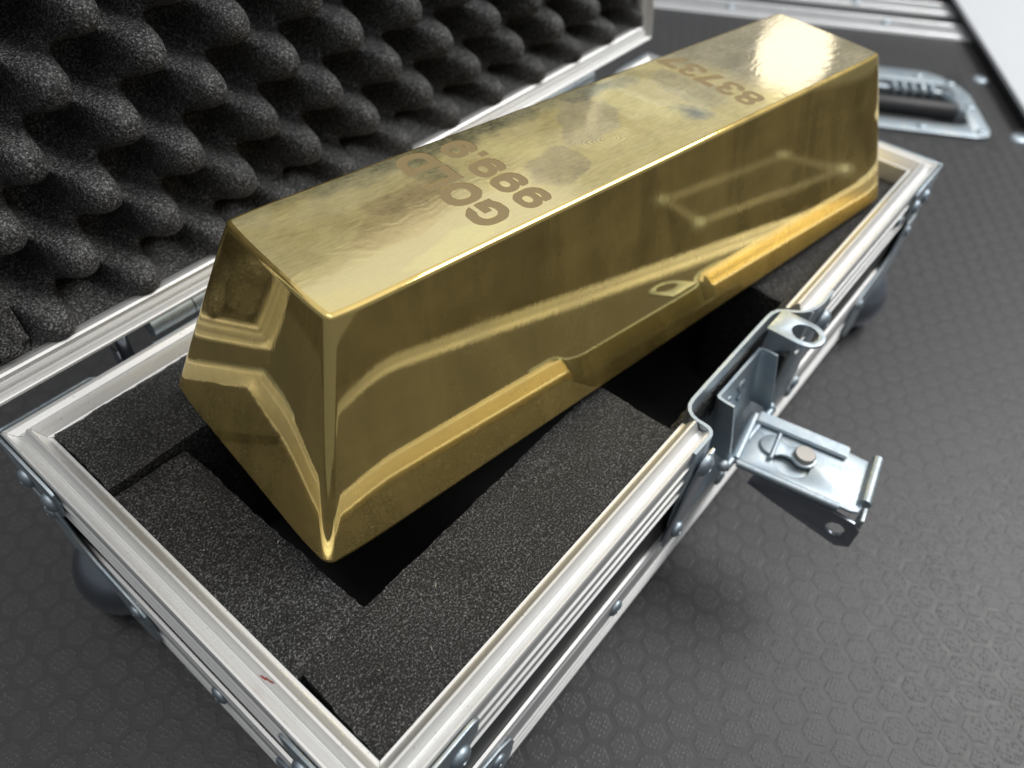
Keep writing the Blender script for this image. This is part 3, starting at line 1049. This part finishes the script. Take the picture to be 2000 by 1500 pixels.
# lower cheek hanging below the wing
ck = [(0.010, -0.0035), (0.044, -0.0035), (0.0565, -0.0060), (0.0600, -0.0105), (0.0600, -0.0225), (0.0545, -0.0255), (0.0480, -0.0235), (0.0200, -0.0145), (0.0085, -0.0100)]
hole = [(0.0508 + 0.0040 * math.cos(a), -0.0145 + 0.0040 * math.sin(a)) for a in [2 * math.pi * k / 16 for k in range(16)]]
ckx = FX @ frame_m((0, 0.0022, 0), (1, 0, 0), (0, 0, 1), (0, -1, 0))
plate("cheek", ck, [hole], 0.0018, M['darkzinc'], latch, ckx, 0.0004)
box("cheek_flange", 0.0578, 0.0598, 0.0025, 0.0110, -0.0165, -0.0045, M['zinc'], latch, 0.0005, FX)

# the smaller side plate pointing down the wall at the near end
arm = [(0.1575, -0.0530), (0.1600, -0.0600), (0.1660, -0.0625), (0.1730, -0.0600), (0.1860, -0.0260), (0.1830, -0.0120), (0.1720, -0.0130)]
plate("side_plate", arm, [], 0.0014, M['darkzinc'], latch, frame_m((0, -0.0014, 0), (1, 0, 0), (0, 0, 1), (0, -1, 0)), 0.0004)

# ------------------------------------------------------------------ hinge
hinge = tube("hinge", [(0.066, CW + 0.0046, 0.0060), (0.0855, CW + 0.0046, 0.0060)], 0.0055, M['zinc'], case, 18)
for a, b in ((0.0860, 0.1060), (0.1065, 0.1260), (0.320, 0.339), (0.3395, 0.359), (0.3595, 0.379)):
    tube("knuckle", [(a, CW + 0.0046, 0.0060), (b, CW + 0.0046, 0.0060)], 0.0055, M['zinc'], hinge, 18)
box("hinge_leaf", 0.064, 0.128, CW + 0.0008, CW + 0.0022, -0.024, -0.001, M['zinc'], hinge, 0.0003)
box("hinge_leaf", 0.318, 0.381, CW + 0.0008, CW + 0.0022, -0.024, -0.001, M['zinc'], hinge, 0.0003)
tube("stay_rod", [(0.0545, CW + 0.0062, -0.060), (0.0545, CW + 0.0062, 0.012)], 0.0028, M['darkzinc'], hinge, 10)
box("stay_strap", 0.0495, 0.0505, CW + 0.0012, CW + 0.0065, -0.060, 0.004, M['darkzinc'], hinge, 0.0003)

# ------------------------------------------------------------------ lid
PHI = R(98.04)
LO = Vector((0, CW - 0.0003, 0.0104))
dr = Vector((0, -math.cos(PHI), math.sin(PHI)))
nn = Vector((0, -math.sin(PHI), -math.cos(PHI)))
LX = frame_m(LO, (1, 0, 0), dr, nn)      # lid coords: x, t (away from the hinge), n (towards the tray interior side)
LD = 0.085
LRIM = [(.0100, -.024), (.0100, -.0048), (.0096, -.0034), (.0088, -.0026), (.0078, -.0025), (.0073, -.0030), (.0069, -.0021), (.0058, -.0016), (.0040, -.0030), (.0032, -.0036), (.0026, -.0028), (.0017, -.0006), (.0013, -.0001), (.0008, .0), (.0003, -.0002), (.0, -.0007)] + \
       ribs((-.0088, -.0178, -.0268)) + [(.0, -.0288), (.0016, -.0292), (.0016, -.024)]
lid_bm = bmesh.new()
for (x0, x1, t0, t1, n0, n1) in ((0.0018, CL - 0.0018, 0.0018, 0.008, -LD, -0.0245), (0.0018, CL - 0.0018, CW - 0.008, CW - 0.0018, -LD, -0.0245),
                                 (0.0018, 0.008, 0.008, CW - 0.008, -LD, -0.0245), (CL - 0.008, CL - 0.0018, 0.008, CW - 0.008, -LD, -0.0245), (0.008, CL - 0.008, 0.008, CW - 0.008, -LD, -LD + 0.006)):
    box_bm(lid_bm, x0, x1, t0, t1, n0, n1, LX)
lid = link("lid", bm_mesh(lid_bm, "lid"), M['panel'], case)
for i, (fm, ln_, mm) in enumerate(sides()):
    rail("lid_rail", LRIM, fm, G, ln_ - G, True, True, mm, lid, LX)

def egg_crate():
    nx, nt_ = 330, 145
    x0, x1, t0, t1 = 0.0103, CL - 0.0103, 0.0103, CW - 0.0103
    px, pt = 0.0909, 0.0726
    kx, kt = math.pi / 0.0182, math.pi / 0.0195
    verts = []
    for i in range(nx + 1):
        for j in range(nt_ + 1):
            x = x0 + (x1 - x0) * i / nx
            t = t0 + (t1 - t0) * j / nt_
            wx = x + 0.0016 * noise.noise((x * 18, t * 18, 1.0))
            wt = t + 0.0016 * noise.noise((x * 18, t * 18, 7.0))
            f = math.cos((wx - px) * kx) * math.cos((wt - pt) * kt)
            f = math.tanh(2.0 * f) / math.tanh(2.0)
            h = -0.0362 + 0.0352 * ((f + 1) / 2) ** 1.08
            h += 0.0012 * noise.noise((x * 30, t * 30, 4.0)) + 0.0003 * noise.noise((x * 260, t * 260, 2.0))
            # the sheet is pressed in at the rails
            e = min(x - x0, x1 - x, t - t0, t1 - t)
            k = min(1.0, e / 0.007)
            h = h * k + (max(h, -0.0065) - 0.0005) * (1 - k)
            verts.append(LX @ Vector((x, t, h)))
    faces = []
    for i in range(nx):
        for j in range(nt_):
            a = i * (nt_ + 1) + j
            faces.append((a, a + nt_ + 1, a + nt_ + 2, a + 1))
    me = bpy.data.meshes.new("egg_crate_foam")
    me.from_pydata([tuple(v) for v in verts], [], faces)
    o = link("egg_crate_foam", me, M['egg'], lid, smooth=180)
    return o
egg_crate()
# flat foam strip at the left end of the lid
fs = bmesh.new()
box_bm(fs, 0.0106, 0.0262, 0.0110, 0.0360, -0.030, -0.0025, LX)
bmesh.ops.bevel(fs, geom=list(fs.edges), offset=0.004, segments=3, affect='EDGES')
link("foam_strip", bm_mesh(fs, "foam_strip"), M['egg'], lid, smooth=60)

# ------------------------------------------------------------------ gold bar
BX, BY, BA, BLb, BWb, BLt, BWt, BH, BZ, BP, BR = [0.23059, 0.09368, -0.13758, 0.36822, 0.10736, 0.31879, 0.05981, 0.07949, -0.004, 0.03254, 0.00679]
bar_m = Matrix.Translation((BX, BY, BZ)) @ Matrix.Rotation(BA, 4, 'Z') @ Matrix.Rotation(BP, 4, 'Y') @ Matrix.Rotation(BR, 4, 'X')

def rr_ring(hx, hy, r, z, seg=7, k=0.0, D=0.022):
    """rounded rectangle; the polished flanks fall away by k over the last D before each corner"""
    ds = [0.0, 0.04, 0.09, 0.15, 0.22, 0.30, 0.39, 0.49, 0.60, 0.72, 0.85, 1.0]
    pts = []
    corners = ((1, 1, 0), (-1, 1, 90), (-1, -1, 180), (1, -1, 270))
    for sx, sy, a0 in corners:
        cx, cy = sx * (hx - r - k), sy * (hy - r - k)
        ca, sa = math.cos(R(a0)), math.sin(R(a0))
        arc = []
        for q in range(seg + 1):
            a = R(a0 + 90 * q / seg)
            arc.append(Vector((cx + r * math.cos(a), cy + r * math.sin(a), z)))
        # side before the corner runs along +t0, side after along +t1 (counter-clockwise)
        n0 = Vector((ca, sa, 0)); t0 = Vector((-sa, ca, 0))
        n1 = Vector((-sa, ca, 0)); t1 = Vector((-ca, -sa, 0))
        pre = [arc[0] - t0 * (D * d) + n0 * (k * (1 - (1 - d) ** 3)) for d in reversed(ds[1:])]
        post = [arc[-1] + t1 * (D * d) + n1 * (k * (1 - (1 - d) ** 3)) for d in ds[1:]]
        pts += pre + arc + post
    return pts

def bar_mesh():
    bm = bmesh.new()
    KP = 0.0007
    hxb, hyb, hxt, hyt = BLb / 2, BWb / 2, BLt / 2, BWt / 2
    def at(z):
        t = z / BH
        return hxb + 0.0010 + (hxt - hxb - 0.0005) * t, hyb + 0.0010 + (hyt - hyb - 0.0005) * t, 0.0054 + (0.0027 - 0.0054) * t
    rings = []
    rb, rt = 0.0022, 0.0022
    sl = math.atan2(hyb - hyt, BH)     # flank lean from vertical
    # bottom fillet
    for k in range(5):
        a = k / 4
        hx, hy, r = at(rb * (1 - math.cos(a * math.pi / 2)))
        ins = rb * (1 - math.sin(a * math.pi / 2))
        rings.append(rr_ring(hx - ins, hy - ins, max(r - ins, 0.001), rb * (1 - math.cos(a * math.pi / 2)), k=KP))
    for z in (0.012, 0.025, 0.04, 0.055, 0.068):
        hx, hy, r = at(z)
        rings.append(rr_ring(hx, hy, r, z, k=KP))
    # top fillet: tangent to the flank and to the top
    L_ = rt * math.tan((math.pi / 2 - sl) / 2)
    zs = BH - L_ * math.cos(sl)
    hx, hy, r = at(BH)
    steps = 7
    for k in range(steps + 1):
        phi = sl + (math.pi / 2 - sl) * k / steps      # normal elevation
        # fillet centre lies rt below top, inset so that it is tangent
        cz = BH - rt
        ci = L_ + 0.0
        ox = -ci + rt * math.cos(phi)
        z = cz + rt * math.sin(phi)
        rings.append(rr_ring(hx + ox, hy + ox, max(r + ox, 0.0012), z, k=KP))
    g = [[bm.verts.new(p) for p in ring] for ring in rings]
    n = len(g[0])
    for i in range(len(g) - 1):
        for k in range(n):
            bm.faces.new((g[i][k], g[i][(k + 1) % n], g[i + 1][(k + 1) % n], g[i + 1][k]))
    bm.faces.new(g[0][::-1])
    top = bm.faces.new(g[-1])
    top.material_index = 1
    bmesh.ops.recalc_face_normals(bm, faces=bm.faces)
    return bm_mesh(bm, "gold_bar", False)

# ---- glyphs: signed distance fields traced to outlines
def sd_box(X, Y, x0, x1, y0, y1):
    return np.maximum(np.abs(X - (x0 + x1) / 2) - (x1 - x0) / 2, np.abs(Y - (y0 + y1) / 2) - (y1 - y0) / 2)
def sd_ell(X, Y, cx, cy, rx, ry, p=2.35):
    return (((np.abs(X - cx) / rx) ** p + (np.abs(Y - cy) / ry) ** p) ** (1 / p) - 1) * min(rx, ry)
def sd_ring(X, Y, cx, cy, rx, ry, ix, iy, p=2.35):
    return np.maximum(sd_ell(X, Y, cx, cy, rx, ry, p), -sd_ell(X, Y, cx, cy, ix, iy, p))
def U(*a):
    r = a[0]
    for b in a[1:]:
        r = np.minimum(r, b)
    return r
def sd_line(X, Y, ax, ay, bx, by, r):
    dx, dy = bx - ax, by - ay
    l = math.hypot(dx, dy)
    ux, uy = dx / l, dy / l
    s_ = (X - ax) * ux + (Y - ay) * uy
    q = np.abs((X - ax) * -uy + (Y - ay) * ux) - r
    return np.maximum(np.maximum(-s_, s_ - l), q)

def glyph_field(ch, X, Y):
    if ch == 'O':
        return sd_ring(X, Y, .54, .5, .54, .5, .27, .25), 1.08
    if ch == 'G':
        ring = sd_ring(X, Y, .54, .5, .54, .5, .27, .25)
        ring = np.maximum(ring, -sd_box(X, Y, .56, 1.2, .50, .70))
        return U(ring, sd_box(X, Y, .56, 1.06, .36, .56), sd_box(X, Y, .80, 1.06, .10, .56)), 1.08
    if ch == 'L':
        return U(sd_box(X, Y, 0, .27, 0, 1), sd_box(X, Y, 0, .84, 0, .24)), .84
    if ch == 'D':
        o = U(sd_box(X, Y, 0, .50, 0, 1), sd_ell(X, Y, .46, .5, .55, .5, 2.5))
        o = np.maximum(o, -X)
        i = U(sd_box(X, Y, .27, .50, .24, .76), np.maximum(sd_ell(X, Y, .46, .5, .28, .26, 2.5), .27 - X))
        return np.maximum(o, -i), 1.01
    if ch == '9':
        bowl = sd_ring(X, Y, .46, .655, .46, .345, .20, .135)
        tail = sd_ring(X, Y, .44, .5, .50, .5, .24, .27)
        tail = np.maximum(tail, np.minimum(.50 - X, Y - .34))
        tail = np.maximum(tail, Y - .62)
        tail = np.maximum(tail, .05 - X)
        return U(bowl, tail), .94
    if ch == '.':
        return sd_box(X, Y, 0, .26, 0, .25), .26
    if ch == '8':
        return U(sd_ring(X, Y, .44, .735, .39, .265, .17, .105), sd_ring(X, Y, .44, .285, .44, .285, .19, .115)), .88
    if ch == '3':
        a = np.maximum(sd_ring(X, Y, .42, .735, .38, .265, .16, .105), -sd_box(X, Y, -1, .36, .42, .70))
        b = np.maximum(sd_ring(X, Y, .42, .285, .44, .285, .19, .115), -sd_box(X, Y, -1, .36, .32, .60))
        return U(a, b), .86
    if ch == '2':
        top = np.maximum(sd_ring(X, Y, .42, .70, .42, .30, .19, .12), np.minimum(.62 - Y, .42 - X))
        return np.maximum(U(np.maximum(top, np.minimum(.66 - Y, .60 - X)), sd_line(X, Y, .74, .60, .10, .05, .14), sd_box(X, Y, 0, .84, 0, .23)), -Y), .84
    if ch == '7':
        return np.maximum(np.maximum(U(sd_box(X, Y, 0, .86, .76, 1), sd_line(X, Y, .80, .98, .22, -.2, .145)), -Y), Y - 1), .86

def trace(ch, n=56):
    lo, hi = -0.12, 1.22
    t = np.linspace(lo, hi, n)
    X, Y = np.meshgrid(t, t, indexing='ij')
    F, w = glyph_field(ch, X, Y)
    F = F - 0.012 + 1e-6
    segs = {}
    def ip(a, b, fa, fb):
        k = fa / (fa - fb)
        return (a[0] + (b[0] - a[0]) * k, a[1] + (b[1] - a[1]) * k)
    for i in range(n - 1):
        for j in range(n - 1):
            c = [(i, j), (i + 1, j), (i + 1, j + 1), (i, j + 1)]
            f = [F[a] for a in c]
            cr = []
            for e in range(4):
                a, b = e, (e + 1) % 4
                if (f[a] < 0) != (f[b] < 0):
                    key = tuple(sorted((c[a], c[b])))
                    cr.append((key, f[a] < 0, ip((t[c[a][0]], t[c[a][1]]), (t[c[b][0]], t[c[b][1]]), f[a], f[b])))
            # leaving (inside->outside) to entering
            outs = [x for x in cr if x[1]]
            ins = [x for x in cr if not x[1]]
            if len(outs) == 1:
                segs[outs[0][0]] = (ins[0][0], outs[0][2])
            elif len(outs) == 2:
                for o_ in outs:
                    best = min(ins, key=lambda q: (q[2][0] - o_[2][0]) ** 2 + (q[2][1] - o_[2][1]) ** 2)
                    segs[o_[0]] = (best[0], o_[2])
    loops = []
    while segs:
        k0 = next(iter(segs))
        k = k0; pts = []
        while k in segs:
            nx_, p = segs.pop(k)
            pts.append(p)
            k = nx_
        # thin out collinear points
        out = []
        for q in range(len(pts)):
            a, b, c_ = pts[q - 1], pts[q], pts[(q + 1) % len(pts)]
            cr_ = (b[0] - a[0]) * (c_[1] - b[1]) - (b[1] - a[1]) * (c_[0] - b[0])
            if abs(cr_) > 2e-5:
                out.append(b)
        if len(out) >= 3:
            loops.append(out)
    def area_(l):
        return 0.5 * sum(l[q - 1][0] * l[q][1] - l[q][0] * l[q - 1][1] for q in range(len(l)))
    loops.sort(key=lambda l: -abs(area_(l)))
    return loops, w

GL = {}
letters = []       # (char, loops in bar coords)
def text(s_, u_base, u_top, v0, v1, gap=0.10):
    tot = 0
    for ch in s_:
        if ch not in GL:
            GL[ch] = trace(ch)
        tot += GL[ch][1]
    tot += gap * (len(s_) - 1)
    sx = (v1 - v0) / tot
    sy = (u_base - u_top)
    x = v0
    for ch in s_:
        loops, w = GL[ch]
        letters.append((ch, [[(u_base - p[1] * sy, x + p[0] * sx) for p in l] for l in loops]))
        x += (w + gap) * sx
text("GOLD", -0.0808, -0.0958, -0.0238, 0.0272)
text("999.9", -0.0628, -0.0762, -0.0247, 0.0255)
text("83737", 0.0680, 0.0542, -0.0245, 0.0272)

DEP = 0.00028
def cutter():
    bm = bmesh.new()
    for ch, loops in letters:
        me = plate_mesh("cut", loops[0], loops[1:], 0.004, Matrix.Translation((0, 0, BH - DEP)))
        bm.from_mesh(me)
        bpy.data.meshes.remove(me)
    me = bm_mesh(bm, "cut")
    return me

bar_me = bar_mesh()
bar_me.materials.append(M['gold']); bar_me.materials.append(M['goldtop'])
tmp = bpy.data.objects.new("gold_bar", bar_me)
COL.objects.link(tmp)
cm = cutter()
cm.materials.append(M['gold'])
cut = bpy.data.objects.new("cut", cm)
COL.objects.link(cut)
md = tmp.modifiers.new("engrave", 'BOOLEAN')
md.operation = 'DIFFERENCE'; md.solver = 'EXACT'; md.object = cut
dg = bpy.context.evaluated_depsgraph_get()
res = bpy.data.meshes.new_from_object(tmp.evaluated_get(dg))
if min(v.co.z for v in res.vertices) > 0.02:      # cut failed: keep the plain body
    res = bar_me.copy()
bpy.data.objects.remove(cut)
bpy.data.objects.remove(tmp)
res.name = "gold_bar"
bar = link("gold_bar", res)
bpy_smooth(res, 32)
wn = bar.modifiers.new("weighted_normals", 'WEIGHTED_NORMAL')
wn.keep_sharp = True
wn.weight = 100
bar.matrix_world = bar_m
bar['label'] = "large polished gold bar engraved GOLD 999.9 and 83737, lying slantwise in the open case"
bar['category'] = "gold bar"
for ch, loops in letters:
    nm = {'.': 'engraved_dot'}.get(ch, 'engraved_digit' if ch.isdigit() else 'engraved_letter')
    cxy = (sum(p[0] for p in loops[0]) / len(loops[0]), sum(p[1] for p in loops[0]) / len(loops[0]))
    sh = [[(cxy[0] + (p[0] - cxy[0]) * 0.996, cxy[1] + (p[1] - cxy[1]) * 0.996) for p in l] for l in loops]
    plate(nm, sh, [] if len(sh) == 1 else sh[1:], 0.0002, M['engr'], bar, Matrix.Translation((0, 0, BH - DEP + 0.00006))) if False else \
        plate(nm, sh[0], sh[1:], 0.00012, M['engr'], bar, Matrix.Translation((0, 0, BH - DEP + 0.00004)))

# raised figure on the latch's back plate
lp, wd = trace('2')
f2 = frame_m((0.2275, 0.0066, -0.0285), (0.0085, 0, 0), (0, 0.0021, 0.0095), (0, -1, 0.22))
plate("raised_digit", lp[0], lp[1:], 0.0007, M['zinc'], latch, f2)

# loose fluff and grit on the laminate and the foam
def lint():
    bm = bmesh.new()
    rnd = random.Random(3)
    spots = []
    for _ in range(170):
        x = rnd.uniform(-0.12, 0.62); y = rnd.uniform(-0.26, 0.34)
        if -0.03 < x < CL + 0.03 and -0.03 < y < CW + 0.12:
            continue
        spots.append((x, y, GZ + 0.0004))
    for _ in range(8):
        spots.append((rnd.uniform(0.018, 0.170), rnd.uniform(0.016, 0.048), -0.0056))
        spots.append((rnd.uniform(0.016, 0.040), rnd.uniform(0.052, 0.146), -0.0058))
    spots += [(0.0375, 0.1405, -0.0056), (0.0382, 0.1392, -0.0054)]
    for x, y, z in spots:
        a = rnd.uniform(0, math.pi); l = rnd.choice((0.0003, 0.0004, 0.0005, 0.0011)); w = rnd.uniform(0.00012, 0.0003)
        c, s_ = math.cos(a), math.sin(a)
        v = [bm.verts.new((x + c * l, y + s_ * l, z)), bm.verts.new((x - c * l, y - s_ * l, z)), bm.verts.new((x - s_ * w, y + c * w, z)), bm.verts.new((x + s_ * w, y - c * w, z + 0.00005)), bm.verts.new((x, y, z + w * 1.4))]
        for f in ((0, 2, 4), (2, 1, 4), (1, 3, 4), (3, 0, 4), (0, 3, 2), (1, 2, 3)):
            bm.faces.new([v[k] for k in f])
    o = link("lint", bm_mesh(bm, "lint"), M['lint'])
    o['kind'] = 'stuff'
    o['label'] = "pale specks of lint and grit scattered over the black laminate and foam"
lint()
